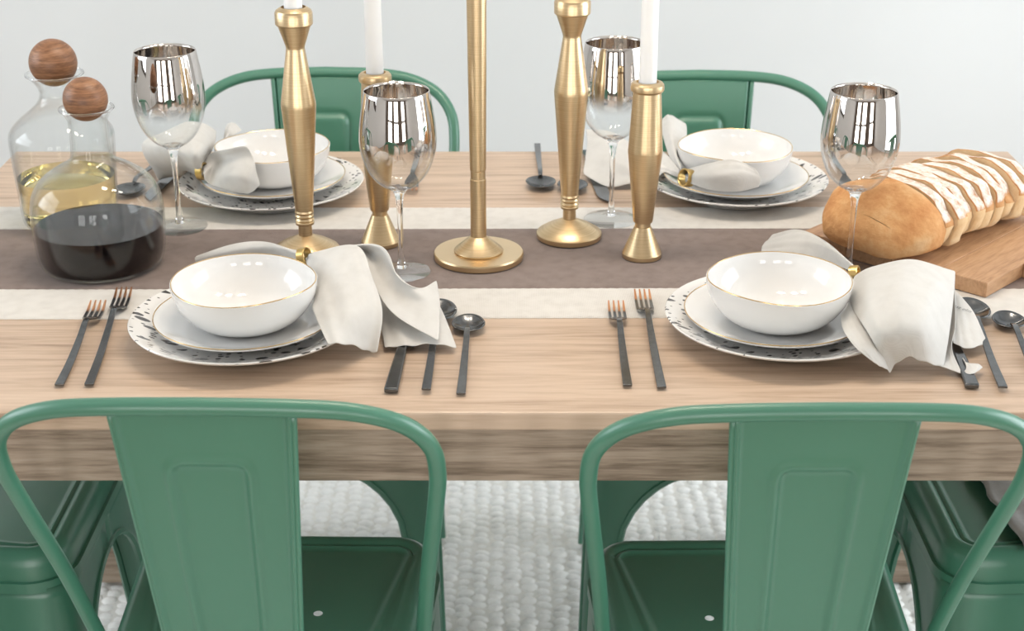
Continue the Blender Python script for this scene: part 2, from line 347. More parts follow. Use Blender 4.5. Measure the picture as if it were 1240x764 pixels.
# ------------------------------------------------------------------ rug
rug = empty('woven_rug', (0, 1.9, 0), label='thick cream wool rug with chunky woven loops under the dining table', cat='rug')
MB().box(-1.25, 1.25, -1.2, 1.25, 0.0, 0.008).build('backing', M['rug_base'], rug, smooth=False)
mb = MB(); sx, sy = 0.027, 0.0205
tv = [(0,0,1)] + [(math.cos(a) * 0.72, math.sin(a) * 0.72, 0.62) for a in np.arange(8) * math.pi / 4] + [(math.cos(a), math.sin(a), 0) for a in np.arange(8) * math.pi / 4]
tf = [(0, 1 + k, 1 + (k + 1) % 8) for k in range(8)] + [(1 + k, 9 + k, 9 + (k + 1) % 8, 1 + (k + 1) % 8) for k in range(8)]
for i in range(-44, 45):
    for j in range(-2, 62):
        x = i * sx; y = 0.02 + j * sy + (0.5 * sy if i % 2 else 0)
        if y > 1.2: continue
        a = 0.35 * (1 if i % 2 else -1) + random.uniform(-0.2, 0.2); h = 0.0065 * random.uniform(0.6, 1.4); rx = 0.0172 * random.uniform(0.85, 1.15); ry = 0.0148 * random.uniform(0.85, 1.2)
        dx, dy = random.uniform(-0.003, 0.003), random.uniform(-0.003, 0.003); ca, sa = math.cos(a), math.sin(a)
        mb.add([(x + dx + ca * p[0] * rx - sa * p[1] * ry, y + dy + sa * p[0] * rx + ca * p[1] * ry, 0.005 + p[2] * h) for p in tv], tf)
lo = mb.build('wool_loops', M['rug'], rug, sharp=0); lo['kind'] = 'stuff'

# ------------------------------------------------------------------ table
TX, TY0, TY1 = 0.78, 1.455, 2.37
TYC = (TY0 + TY1) / 2
tbl = empty('dining_table', (0, TYC, 0), label='long washed oak dining table laid for four with a striped runner', cat='table')
hd = (TY1 - TY0) / 2
MB().box(-TX, TX, -hd, hd, T - 0.021, T).build('tabletop', M['table'], tbl, smooth=False, bevel=0.0025)
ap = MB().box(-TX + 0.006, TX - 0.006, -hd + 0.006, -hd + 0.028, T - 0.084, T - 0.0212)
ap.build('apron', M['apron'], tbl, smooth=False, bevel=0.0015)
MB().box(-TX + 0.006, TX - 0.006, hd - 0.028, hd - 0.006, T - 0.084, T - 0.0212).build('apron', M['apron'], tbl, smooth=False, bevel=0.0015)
for sx_ in (-1, 1):
    x0, x1 = sorted((sx_ * (TX - 0.006), sx_ * (TX - 0.028)))
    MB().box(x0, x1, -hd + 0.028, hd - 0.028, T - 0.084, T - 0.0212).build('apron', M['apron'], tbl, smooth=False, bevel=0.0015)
    for sy_ in (-1, 1):
        xa, xb = sorted((sx_ * (TX - 0.075), sx_ * (TX - 0.135))); ya, yb = sorted((sy_ * (hd - 0.029), sy_ * (hd - 0.089)))
        MB().box(xa, xb, ya, yb, 0.0165, T - 0.0212).build('leg', M['apron'], tbl, smooth=False, bevel=0.002)

# runner: three woven bands
rn = empty('table_runner', (0, 1.90, T), label='long table runner with taupe middle band between two ivory bands', cat='table runner')
def band(y0, y1, mat, name, z=0.0022, wav=0.0012, frq=260):
    nx = 420; xs = np.linspace(-TX - 0.004, TX + 0.004, nx); rows = []
    prof = [(0, 0.0003), (0.02, z * 0.9), (0.06, z), (0.5, z), (0.94, z), (0.98, z * 0.9), (1, 0.0003)]
    ph = random.uniform(0, 6)
    for t, h in prof:
        rows.append([(x, y0 + (y1 - y0) * t + (wav * math.sin(x * frq * 2 + ph) * 0.5 + 0.002 * math.sin(x * 4 + ph)) * (1 if t in (0, 1) or True else 0), h) for x in xs])
    MB().grid(rows).build(name, mat, rn, sharp=0)
band(-0.199, -0.1075, M['white_weave'], 'ivory_band'); band(0.106, 0.198, M['white_weave'], 'ivory_band')
band(-0.111, 0.1095, M['brown_weave'], 'taupe_band', z=0.0027, wav=0.0008)

# ------------------------------------------------------------------ steel cafe chairs
HF, HR, YF, YR = 0.182, 0.168, 0.182, -0.18
def outline(ins, taper=0.0, seg=8, r=0.05):
    cs = [(HF - ins, YF - ins, 0), (-HF + ins, YF - ins, 1), (-HR + ins + taper, YR + ins, 2), (HR - ins - taper, YR + ins, 3)]
    rr = max(r - ins, 0.012); pts = []
    for x, y, q in cs:
        sx_, sy_ = (1 if x > 0 else -1), (1 if y > 0 else -1); cx, cy = x - sx_ * rr, y - sy_ * rr
        for k in range(seg + 1):
            a = q * R90 + k / seg * R90; pts.append((cx + rr * math.cos(a), cy + rr * math.sin(a)))
    return pts
def seat_mesh():
    rings = [(-0.007, 0.398), (-0.0065, 0.412), (-0.002, 0.4125), (-0.001, 0.43), (0.002, 0.441), (0.008, 0.4485), (0.015, 0.4515), (0.021, 0.4500, 0.012), (0.026, 0.4462, 0.026), (0.0285, 0.4480, 0.029), (0.031, 0.4482, 0.031), (0.034, 0.4450, 0.033), (0.040, 0.4448, 0.034)]
    bm = bmesh.new(); prev = None
    for ins, z, *tp in rings:
        cur = [bm.verts.new((x, y, z)) for x, y in outline(ins, tp[0] if tp else 0.0)]
        if prev:
            n = len(cur)
            for k in range(n): bm.faces.new((prev[k], prev[(k + 1) % n], cur[(k + 1) % n], cur[k]))
        prev = cur
    bm.edges.ensure_lookup_table(); n = len(prev)
    edges = [bm.edges.get((prev[k], prev[(k + 1) % n])) for k in range(n)]
    for hx in (-0.055, 0.055):
        hv = [bm.verts.new((hx + 0.0055 * math.cos(a), 0.008 + 0.0055 * math.sin(a), 0.4448)) for a in np.linspace(0, 2 * math.pi, 14)[:-1]]
        edges += [bm.edges.new((hv[k], hv[(k + 1) % 13])) for k in range(13)]
    bmesh.ops.triangle_fill(bm, edges=edges, use_beauty=True)
    bmesh.ops.recalc_face_normals(bm, faces=bm.faces)
    me = bpy.data.meshes.new('seat'); bm.to_mesh(me); bm.free()
    me.polygons.foreach_set('use_smooth', [True] * len(me.polygons)); me.set_sharp_from_angle(angle=math.radians(50))
    me.materials.append(M['green']); return me
def leg_mb(sx_, sy_):
    hx = HF if sy_ > 0 else HR; hy = YF if sy_ > 0 else -YR
    zt, zc, b, foot = 0.402, 0.352, 0.135, 0.046; splay = 0.013
    zs = [zt, 0.385, 0.37, 0.358, zc, 0.3515, 0.350, 0.347, 0.342, 0.334, 0.322, 0.305, 0.283, 0.255, 0.22, 0.16, 0.09, 0.014]
    P = []
    for z in zs:
        sp = splay * (1 - z / zt) + 0.002; k = foot * (0.62 + 0.38 * z / 0.22 if z < 0.22 else 1)
        def wl(half):
            a = half - foot
            if z >= zc: o = 0
            elif z > zc - b: o = a * math.sqrt(max(0, 1 - ((z - (zc - b)) / b) ** 2))
            else: return k
            return half - o
        wx, wy = wl(hx), wl(hy); r = min(0.04, wx * 0.75, wy * 0.75); cx, cy = hx + sp, hy + sp
        row = []
        for t in np.linspace(0, 1, 6)[:-1]: row.append(((cx - (wx + sp * (z >= zc)) * (1 - t) - r * t), cy))
        for a in np.linspace(0, R90, 7): row.append((cx - r + r * math.sin(a), cy - r + r * math.cos(a)))
        for t in np.linspace(0, 1, 6)[1:]: row.append((cx, cy - r * (1 - t) - (wy + sp * (z >= zc)) * t))
        P.append([(sx_ * x, sy_ * y, z) for x, y in row])
    mb = MB().grid(P)
    for e in (0, -1):
        mb.tube([P[i][e] for i in range(4, len(P))], 0.0045, 6)
    return mb
HOOP = [(0, -.250, .841), (.085, -.248, .839), (.14, -.241, .832), (.183, -.227, .813), (.207, -.209, .782), (.2125, -.190, .742), (.208, -.165, .69), (.193, -.105, .565), (.18, -.045, .425)]
def splat_mb():
    nu, nv = 60, 84; P = []
    b0, b1 = Vector((0, -0.172, 0.448)), Vector((0, -0.2465, 0.834)); ax = (b1 - b0).normalized(); nrm = Vector((1, 0, 0)).cross(ax) * -1
    if nrm.y > 0: nrm = -nrm
    ss = lambda a, b, x: (lambda t: t * t * (3 - 2 * t))(min(1, max(0, (x - a) / (b - a))))
    for j in range(nv + 1):
        v = j / nv; row = []; z = b0.z + (b1.z - b0.z) * v; hw = (0.0635 + 0.0215 * v)
        for i in range(nu + 1):
            u = -1 + 2 * i / nu; x = u * hw
            # rounded tall panel: signed distance (positive inside)
            pw = hw * 0.44; top = 0.772; bot = 0.50; cz = (top + bot) / 2; r = 0.012
            qx = abs(x) - (pw - r); qz = abs(z - cz) - ((top - bot) / 2 - r)
            sd = -(math.hypot(max(qx, 0), max(qz, 0)) + min(max(qx, qz), 0) - r)
            h = -0.004 * ss(-0.001, 0.005, sd) + 0.003 * math.exp(-((sd + 0.004) / 0.003) ** 2)
            e = (1 - abs(u)) * hw
            h += 0.0065 * (1 - ss(0.003, 0.0085, e)) - 0.006 * (1 - ss(0, 0.0028, e))
            h -= 0.006 * (1 - u * u) * 0
            row.append(b0 + ax * ((b1 - b0).length * v) + Vector((x, 0, 0)) + nrm * h)
        P.append(row)
    mb = MB().grid(P)
    for e in (0, -1): mb.tube([P[j][e] - nrm * 0.0005 for j in range(0, nv + 1, 3)], 0.0036, 8)
    return mb
def make_chair():
    root = empty('cafe_chair')
    o = bpy.data.objects.new('seat', seat_mesh()); COL.objects.link(o); o.parent = root
    half = catmull(HOOP, 40); path = [(-x, y, z) for x, y, z in half[::-1]] + [tuple(p) for p in half[1:]]
    MB().tube(path, 0.0088, 12).build('back_hoop', M['green'], root)
    splat_mb().build('back_splat', M['green'], root, sharp=0, solid=0.0025, off=-1)
    for a in (-1, 1):
        for b in (-1, 1): leg_mb(a, b).build('leg', M['green'], root, sharp=50, solid=0.0022, off=0)
    return root
chair = make_chair()
CH = [((-0.281, 1.538), -0.02, 'green steel chair away from the wall, drawn up to the setting by the dark decanter', 'chairs along the table'),
      ((0.284, 1.528), 0.012, 'green steel chair away from the wall, drawn up to the setting with tagged napkin', 'chairs along the table'),
      ((-0.306, 2.265), math.pi, 'green steel chair on the wall side at the setting by the gathered napkin', 'chairs along the table'),
      ((0.305, 2.245), math.pi, 'green steel chair on the wall side at the setting with leaf-shaped napkin', 'chairs along the table'),
      ((-0.737, 1.845), -R90, 'green steel chair tucked under the table end with the decanters, seat bare', None),
      ((0.722, 1.845), R90, 'green steel chair tucked under the bread end of the table, grey cloth on seat', None)]
for i, ((x, y), rz, lab, grp) in enumerate(CH):
    c = chair if i == 0 else copy_tree(chair)
    c.location = (x, y, 0.004); c.rotation_euler = (0, 0, rz); tag(c, lab, 'chair', 'green steel chairs around the table')
# grey cloth lying on the seat at the bread end
g = np.linspace(0, 1, 24); rows = []
for a in g:
    rows.append([(0.634 - 0.022 * b + 0.003 * math.sin(30 * b) + 0.20 * a, 1.672 + 0.33 * b + 0.01 * a, 0.4585 + 0.004 * math.sin(9 * b + 4 * a) ** 2 + 0.003 * math.sin(17 * a + 5 * b) ** 2) for b in g])
tag(MB().grid(rows).build('folded_cloth', M['grey_cloth'], None, sharp=0, solid=0.003), 'crumpled grey cloth lying on the seat of the chair at the bread end', 'cloth')

# ------------------------------------------------------------------ plates and bowls
ZD = T + 0.003
def plate_prof(R, h, lip, well):
    return [(0, 0.002), (well * 0.8, 0.002), (well, 0.0025), (well + (R - well) * 0.35, h * 0.35), (R - 0.006, h - 0.0015), (R - 0.001, h), (R, h - 0.001), (R - 0.001, h - 0.003),
            (R - 0.012, h - 0.006), (well + 0.004, -0.001 + 0.0005), (well * 0.97, -0.0035), (well * 0.9, -0.0035), (well * 0.88, -0.001), (0, -0.001)]
SETS = [(-0.304, 1.648), (0.308, 1.658), (-0.345, 2.147), (0.323, 2.163)]
WHO = ['beside the dark wine decanter', 'in front of the sliced bread', 'under the gathered ringed napkin', 'between short candlestick and bread']
def dinner(i):
    x, y = SETS[i]
    o = MB().lathe([(r, z + 0.0035) for r, z in plate_prof(0.132, 0.021, 0, 0.085)[::-1]], 72).build('dinner_plate', M['porcelain'], None, sharp=60)
    top = [1 if q.normal.z > 0.2 else 0 for q in o.data.polygons]; o.data.materials.append(M['speckle']); o.data.polygons.foreach_set('material_index', top)
    o.location = (x, y, ZD); o.rotation_euler = (0, 0, [0.2, 0.5, 2.3, 3.4][i])
    tag(o, 'large white dinner plate with black speckled rim, ' + WHO[i], 'plate', 'speckled dinner plates')
def salad(i):
    x, y = SETS[i]; e = empty('salad_plate', (x + [0, -0.006, 0, 0][i], y + [0, 0, 0.014, 0][i], ZD + 0.0085), 0, 'smaller plain white plate with thin gold rim, ' + WHO[i], 'plate', 'gold rimmed salad plates')
    MB().lathe([(r, z + 0.0035) for r, z in plate_prof(0.104, 0.016, 0, 0.066)[::-1]], 72).build('dish', M['porcelain'], e, sharp=60)
    MB().tube([(0.1038 * math.cos(a), 0.1038 * math.sin(a), 0.0195) for a in np.linspace(0, 2 * math.pi, 73)[:-1]], 0.0006, 6, closed=True).build('gold_rim', M['gold_rim'], e)
def bowl(i):
    x, y = SETS[i]; e = empty('cereal_bowl', (x + [0.0, -0.004, -0.0, -0.002][i], y + [0.004, 0.0, 0.026, 0.010][i], ZD + 0.0150), random.uniform(0, 6), 'deep white porcelain bowl with gold rim, ' + WHO[i], 'bowl', 'gold rimmed bowls')
    outer = [(0, 0.0), (0.038, 0.0), (0.050, 0.002), (0.062, 0.009), (0.0715, 0.019), (0.0785, 0.031), (0.0818, 0.042), (0.0828, 0.051)]
    inner = [(0.0810, 0.0515), (0.0798, 0.042), (0.0762, 0.032), (0.069, 0.021), (0.058, 0.011), (0.045, 0.006), (0.02, 0.0045), (0, 0.0045)]
    mb = MB().lathe([tuple(p) for p in catmull(outer, 26)] + [tuple(p) for p in catmull(inner, 26)], 72)
    wob = lambda a: 0.0013 * math.sin(2 * a + 0.4) + 0.0008 * math.sin(3 * a)
    mb.v = [(p[0], p[1], p[2] + wob(math.atan2(p[1], p[0])) * max(0, p[2] - 0.02) / 0.035) for p in mb.v]
    mb.build('vessel', M['porcelain'], e, sharp=50)
    MB().tube([(0.0815 * math.cos(a), 0.0815 * math.sin(a), 0.0516 + wob(math.atan2(math.sin(a), math.cos(a)))) for a in np.linspace(0, 2 * math.pi, 73)[:-1]], 0.00065, 6, closed=True).build('gold_rim', M['gold_rim'], e)
for i in range(4): dinner(i); salad(i); bowl(i)

# ------------------------------------------------------------------ wine glasses
def make_wine():
    e = empty('wine_glass')
    MB().lathe([(0.0, 0.0075), (0.006, 0.0072), (0.012, 0.0045), (0.022, 0.0028), (0.036, 0.0018), (0.0372, 0.001), (0.0365, 0.0), (0.0, 0.0)], 48).build('foot', M['clear'], e, sharp=60)
    MB().lathe([(0, 0.006)] + [tuple(p) for p in catmull([(0.0065, 0.006), (0.0044, 0.014), (0.0036, 0.03), (0.0034, 0.06), (0.0039, 0.085), (0.0058, 0.1015), (0.0095, 0.1085), (0.014, 0.1115)], 26)] + [(0, 0.1125)], 24).build('stem', M['solid_glass'], e, sharp=60)
    pr = catmull([(0.0, 0.1105), (0.012, 0.1112), (0.024, 0.1175), (0.0365, 0.132), (0.0445, 0.152), (0.0475, 0.170), (0.0468, 0.190), (0.0440, 0.211), (0.0400, 0.235)], 44)
    pi = [(max(0, r - 0.0009), z + 0.0006) for r, z in pr[::-1]]
    MB().lathe([tuple(p) for p in pr] + [(0.0395, 0.2355)] + pi[1:], 56).build('cup', M['silvered'], e, sharp=0)
    return e
wg = make_wine()
for i, (x, y, lab) in enumerate([(-0.1395, 1.846, 'silver-rimmed wine glass beside the thin brass candlestick, near white draped napkin'), (0.424, 1.842, 'silver-rimmed wine glass directly before the bread loaf'),
                                 (-0.452, 2.0126, 'silver-rimmed wine glass next to the wine decanters'), (0.1365, 2.0426, 'silver-rimmed wine glass behind the short candlestick, partly hidden by brass')]):
    o = wg if i == 0 else copy_tree(wg)
    o.location = (x, y, T + 0.0028); o.scale = (1, 1, [1, 1, 1.035, 1.05][i]); tag(o, lab, 'wine glass', 'silver rimmed wine glasses')

# ------------------------------------------------------------------ decanters
def decanter(loc, prof, level, liquid, ballr, ballz, label, wall=0.0022):
    e = empty('decanter', loc, 0, label, 'decanter', 'decanters with wooden ball stoppers')
    pr = [tuple(p) for p in catmull(prof, 60)]
    inner = [(max(0.0005, r - wall), max(z, 0.0045)) for r, z in pr[::-1]]
    bot = MB().lathe([(0, 0.0)] + [(prof[0][0] * 0.6, 0.0)] + pr + inner + [(0, 0.0045)], 64).build('bottle', M['clear'], e, sharp=0)
    rim_r, rim_z = prof[-1]
    MB().tube([(rim_r * math.cos(a), rim_r * math.sin(a), rim_z) for a in np.linspace(0, 2 * math.pi, 49)[:-1]], 0.0014, 8, closed=True).build('lip', M['solid_glass'], bot)
    lp = [(r - wall - 0.0006, z) for r, z in pr if 0.006 < z < level]
    rt = lp[-1][0]
    MB().lathe([(0, 0.0052), (lp[0][0] * 0.97, 0.0052)] + lp + [(rt, level), (0, level)], 64).build('wine', liquid, e, sharp=50)
    b = MB().lathe([(ballr * math.sin(t), ballz - ballr * math.cos(t)) for t in np.linspace(0, math.pi, 28)], 40)
    b.build('ball_stopper', M['wood_ball'], e, sharp=0)
decanter((-0.523, 1.873, T + 0.003), [(0.066, 0.0), (0.0745, 0.004), (0.079, 0.016), (0.0812, 0.035), (0.0824, 0.060), (0.0818, 0.082), (0.0775, 0.099), (0.0665, 0.115), (0.047, 0.129), (0.030, 0.1385), (0.0248, 0.150), (0.0238, 0.185), (0.0262, 0.195), (0.0325, 0.205)],
         0.054, M['red_wine'], 0.0272, 0.2165, 'squat round glass decanter half full of dark red wine with wooden ball stopper')
decanter((-0.604, 2.030, T + 0.003), [(0.052, 0.0), (0.060, 0.004), (0.0635, 0.014), (0.066, 0.05), (0.0685, 0.10), (0.0692, 0.120), (0.0668, 0.132), (0.056, 0.145), (0.040, 0.158), (0.027, 0.170), (0.0222, 0.182), (0.0255, 0.194), (0.037, 0.208)],
         0.068, M['white_wine'], 0.0312, 0.2230, 'tall shouldered glass bottle decanter of pale white wine with wooden ball stopper')

# ------------------------------------------------------------------ candlesticks
def lat(e, name, prof, mat='brass', n=48): return MB().lathe(prof, n).build(name, M[mat], e, sharp=25)
def candle(loc, label, h=0.20, r=0.0112):
    e = empty('taper_candle', loc, 0, label, 'candle', 'white taper candles')
    lat(e, 'wax_body', [(0, 0), (r, 0), (r * 0.99, 0.02), (r * 0.93, h * 0.7), (r * 0.85, h - 0.012), (r * 0.45, h - 0.003), (0, h)], 'wax', 32)
    MB().tube([(0, 0, h - 0.004), (0.0006, 0, h + 0.004), (0.002, 0, h + 0.009)], 0.0008, 6).build('wick', M['wick'], e)
def stick_tall(loc, label, s=1.0):
    e = empty('candlestick', loc, 0, label, 'candlestick', 'brass candlesticks')
    lat(e, 'base', [(0, 0), (0.0405, 0), (0.0430, 0.0015), (0.0435, 0.0075), (0.0420, 0.0095), (0.030, 0.017), (0.014, 0.0245), (0.0095, 0.027), (0, 0.027)])
    lat(e, 'stem', [(0.0088, 0.024), (0.0086, 0.042), (0, 0.042)])
    lat(e, 'ring_collar', [(0, 0.0405), (0.0088, 0.0405), (0.0118, 0.042), (0.0122, 0.0445), (0.0108, 0.0462), (0.0124, 0.0482), (0.0108, 0.051), (0.0124, 0.0535), (0.0112, 0.056), (0.0122, 0.0585), (0.0116, 0.061), (0, 0.061)])
    lat(e, 'shaft', [(0.0115, 0.0605), (0.0117, 0.064), (0.0219, 0.196), (0.0221, 0.200), (0.0217, 0.204), (0.0118, 0.270), (0.0116, 0.272), (0.0122, 0.275), (0.0212, 0.302), (0, 0.302)])
    lat(e, 'candle_cup', [(0, 0.3005), (0.0222, 0.3005), (0.0232, 0.302), (0.0232, 0.3155), (0.0218, 0.3185), (0.0175, 0.3215), (0.0150, 0.3225), (0.0148, 0.318), (0, 0.318)])
    return (loc[0], loc[1], loc[2] + 0.3185)
def stick_short(loc, label):
    e = empty('candlestick', loc, 0, label, 'candlestick', 'brass candlesticks')
    lat(e, 'base', [(0, 0), (0.0245, 0), (0.0255, 0.001), (0.0255, 0.006), (0.0245, 0.0075), (0.0108, 0.0415), (0, 0.0415)])
    lat(e, 'stem', [(0.0100, 0.037), (0.0100, 0.049), (0, 0.049)])
    lat(e, 'shaft', [(0, 0.048), (0.0122, 0.048), (0.0128, 0.050), (0.0218, 0.140), (0.0220, 0.143), (0.0217, 0.146), (0.0176, 0.219), (0, 0.219)])
    lat(e, 'candle_cup', [(0, 0.2185), (0.0188, 0.2185), (0.0208, 0.221), (0.0212, 0.2245), (0.0206, 0.228), (0.0185, 0.2305), (0.0140, 0.2315), (0.0134, 0.229), (0, 0.229)])
    return (loc[0], loc[1], loc[2] + 0.2295)
def stick_thin(loc, label):
    e = empty('candlestick', loc, 0, label, 'candlestick', 'brass candlesticks')
    lat(e, 'base', [(0, 0), (0.0560, 0), (0.0575, 0.0012), (0.0578, 0.0075), (0.0568, 0.0095), (0, 0.0098)])
    lat(e, 'base_cone', [(0, 0.0095), (0.0310, 0.0095), (0.0318, 0.0115), (0.0305, 0.0135), (0.014, 0.0275), (0.0105, 0.0305), (0, 0.0305)])
    lat(e, 'stem', [(0.0102, 0.0295), (0.0102, 0.107), (0.0094, 0.108), (0.0094, 0.1185), (0.0103, 0.1195), (0.0108, 0.16), (0.0122, 0.33), (0.0145, 0.41), (0.0145, 0.412), (0.0112, 0.44), (0.019, 0.462), (0, 0.462)])
    lat(e, 'candle_cup', [(0, 0.4615), (0.0195, 0.4615), (0.0212, 0.464), (0.0212, 0.475), (0.0195, 0.478), (0.0142, 0.480), (0.0135, 0.477), (0, 0.477)])
    return (loc[0], loc[1], loc[2] + 0.4775)
ZR = T + 0.003
p = stick_tall((-0.267, 1.908, ZR), 'tall brass candlestick with angular shaft beside the bowl with gathered napkin'); candle(p, 'white taper candle in the tall angular candlestick beside the gathered napkin')
p = stick_short((-0.1735, 1.946, ZR), 'short brass candlestick with cone base behind the silver-rimmed wine glass'); candle(p, 'white taper candle rising behind the silver-rimmed wine glass')
p = stick_thin((-0.0430, 1.894, ZR), 'tallest slim brass candlestick with wide flat disc base'); candle(p, 'white taper candle in the slim disc-based candlestick')
p = stick_tall((0.0762, 1.9705, ZR), 'tall brass candlestick with angular shaft between the slim and the short candlestick'); candle(p, 'white taper candle in the angular candlestick between slim and short ones')
p = stick_short((0.1680, 1.900, ZR), 'short brass candlestick with cone base standing before a wine glass'); candle(p, 'white taper candle in the short candlestick by the leaf-shaped napkin')

# ------------------------------------------------------------------ flatware (origin at the tip / bowl end, handle towards -y)
def strip(path, width, thick):
    """flat bar along a path of (y, z), width per station"""
    v = []; f = []
    for (y, z), w in zip(path, width):
        v += [(-w / 2, y, z), (w / 2, y, z), (w / 2, y, z + thick), (-w / 2, y, z + thick)]
    m = len(path)
    for i in range(m - 1):
        a, b = i * 4, (i + 1) * 4
        f += [(a, a + 1, b + 1, b), (a + 1, a + 2, b + 2, b + 1), (a + 2, a + 3, b + 3, b + 2), (a + 3, a, b, b + 3)]
    f += [(0, 3, 2, 1), (4 * m - 4, 4 * m - 3, 4 * m - 2, 4 * m - 1)]
    return MB().add(v, f)
def make_fork(L, w):
    e = empty('fork')
    tl = 0.046 * L / 0.24; hl = 0.022
    k = catmull([(-L, 0.0018), (-L * 0.75, 0.0022), (-L * 0.5, 0.007), (-tl - hl - 0.012, 0.0125), (-tl - hl, 0.0115)], 16)
    strip([tuple(q) for q in k], np.interp(np.linspace(0, 1, 16), [0, 0.1, 0.6, 1], [0.0098, 0.0096, 0.0072, 0.0062]), 0.0026).build('handle', M['black_steel'], e, sharp=30, bevel=0.0005)
    k = catmull([(-tl - hl, 0.0115), (-tl - hl * 0.55, 0.008), (-tl, 0.0045), (-tl + 0.001, 0.0042)], 10)
    hd_ = strip([tuple(q) for q in k], np.interp(np.linspace(0, 1, 10), [0, 0.25, 0.55, 1], [0.0062, 0.013, w, w]), 0.0018).build('head', M['black_steel'], e, sharp=30, bevel=0.0004)
    for q in range(4):
        x = (q - 1.5) * (w - 0.0030) / 3
        k = catmull([(-tl - 0.002, 0.0045), (-tl * 0.5, 0.0042), (0, 0.0085)], 9)
        t = strip([tuple(a) for a in k], np.interp(np.linspace(0, 1, 9), [0, 0.7, 1], [0.0032, 0.0028, 0.0016]), 0.0016); t.v = [(a + x, b, c) for a, b, c in t.v]
        t.build('tine', M['tines'], hd_, sharp=30)
    return e
def make_spoon(L, bw, bl):
    e = empty('spoon')
    k = catmull([(-L, 0.0018), (-L * 0.75, 0.0022), (-L * 0.52, 0.006), (-bl - 0.012, 0.0115), (-bl + 0.004, 0.0085)], 16)
    strip([tuple(q) for q in k], np.interp(np.linspace(0, 1, 16), [0, 0.1, 0.6, 1], [0.0098, 0.0096, 0.007, 0.0058]), 0.0026).build('handle', M['black_steel'], e, sharp=30, bevel=0.0005)
    rows = []; nr, na = 9, 32
    for i in range(nr + 1):
        t = i / nr; row = []
        for a in np.linspace(0, 2 * math.pi, na + 1):
            rx = bw / 2 * t * (1 - 0.10 * math.sin(a)); row.append((rx * math.cos(a), -bl / 2 + bl / 2 * t * math.sin(a), 0.0015 + 0.0078 * t ** 2.2 + 0.001 * math.sin(a) * t))
        rows.append(row)
    MB().grid(rows).build('spoon_bowl', M['black_steel'], e, sharp=0, solid=0.0013, off=1)
    return e
def make_knife(L):
    e = empty('knife')
    k = [(-L, 0.0010), (-L * 0.8, 0.0010), (-L * 0.62, 0.0012), (-L * 0.52, 0.0015)]
    strip(k, [0.0150, 0.0140, 0.0120, 0.0100], 0.0062).build('handle', M['black_steel'], e, sharp=30, bevel=0.0016)
    ys = np.linspace(-L * 0.53, 0, 14); v = []; f = []
    for y in ys:
        t = (y + L * 0.53) / (L * 0.53); w = 0.019 * (1 - max(0, (t - 0.72) / 0.28) ** 2 * 0.95); v += [(-0.006, y, 0.003), (-0.006 + w, y, 0.0028), (-0.006 + w, y, 0.0034), (-0.006, y, 0.0046)]
    for i in range(13):
        a, b = 4 * i, 4 * i + 4
        f += [(a, a + 1, b + 1, b), (a + 1, a + 2, b + 2, b + 1), (a + 2, a + 3, b + 3, b + 2), (a + 3, a, b, b + 3)]
    f += [(0, 3, 2, 1), (52, 53, 54, 55)]
    MB().add(v, f).build('blade', M['black_steel'], e, sharp=30)
    return e
PROTO = {'small_fork': make_fork(0.221, 0.0205), 'fork': make_fork(0.262, 0.0205), 'spoon': make_spoon(0.235, 0.043, 0.058), 'soup_spoon': make_spoon(0.20, 0.0375, 0.044), 'knife': make_knife(0.245)}
for k_, o_ in PROTO.items(): o_['free'] = 1
def lay(kind, x, y, rz, label, cat, zup=0.0):
    pr = PROTO[kind]
    if pr.get('free'): o = pr; del pr['free']
    else: o = copy_tree(pr)
    o.location = (x, y, T + 0.0006 + zup); o.rotation_euler = (0, 0, rz); tag(o, label, cat, {'small_fork': 'black forks', 'fork': 'black forks', 'spoon': 'black spoons', 'soup_spoon': 'black spoons', 'knife': 'black knives'}[kind])
lay('small_fork', -0.4950, 1.734, 0.05, 'short black fork with copper tips, farther from the speckled plate by the dark decanter', 'fork')
lay('fork', -0.4732, 1.775, 0.08, 'long black fork with copper tips next to the speckled plate by the dark decanter', 'fork')
lay('small_fork', 0.1242, 1.733, -0.003, 'short black fork with copper tips, outer one beside the plate before the bread', 'fork')
lay('fork', 0.1580, 1.769, 0.006, 'long black fork with copper tips next to the plate before the bread', 'fork')
lay('knife', -0.117, 1.742, -0.046, 'black knife handle poking out under the draped napkin by the slim candlestick', 'knife')
lay('spoon', -0.0862, 1.733, -0.02, 'long black spoon half hidden under the draped napkin by the slim candlestick', 'spoon', 0.0022)
lay('soup_spoon', -0.0500, 1.692, -0.02, 'short round black spoon lying clear of the draped napkin', 'spoon')
lay('knife', 0.5115, 1.752, -0.087, 'black knife handle under the tagged napkin near the bread board', 'knife')
lay('spoon', 0.545, 1.737, -0.10, 'long black spoon half hidden under the tagged napkin near the bread board', 'spoon', 0.0022)
lay('soup_spoon', 0.5805, 1.702, -0.075, 'short black spoon clear of the tagged napkin near the bread board', 'spoon')
lay('spoon', 0.0425, 2.1615, math.pi + 0.01, 'black spoon lying on bare wood between the slim and the angular candlestick', 'spoon')
lay('spoon', 0.0885, 2.148, math.pi + 0.01, 'black spoon with its bowl behind the angular candlestick', 'spoon')
lay('knife', 0.1385, 2.110, math.pi + 0.09, 'black knife lying on bare wood beside the wine glass behind the short candlestick', 'knife')
lay('fork', 0.4860, 2.135, math.pi - 0.05, 'black fork with tines towards the bread loaf', 'fork')
lay('small_fork', -0.1470, 2.150, math.pi, 'black fork on the wall side beside the plate with the gathered napkin', 'fork')
lay('knife', -0.520, 2.120, math.pi - 0.12, 'black knife under the gathered napkin behind the wine decanters', 'knife')
lay('spoon', -0.556, 2.130, math.pi - 0.08, 'black spoon beyond the dark wine decanter beside the gathered napkin', 'spoon')

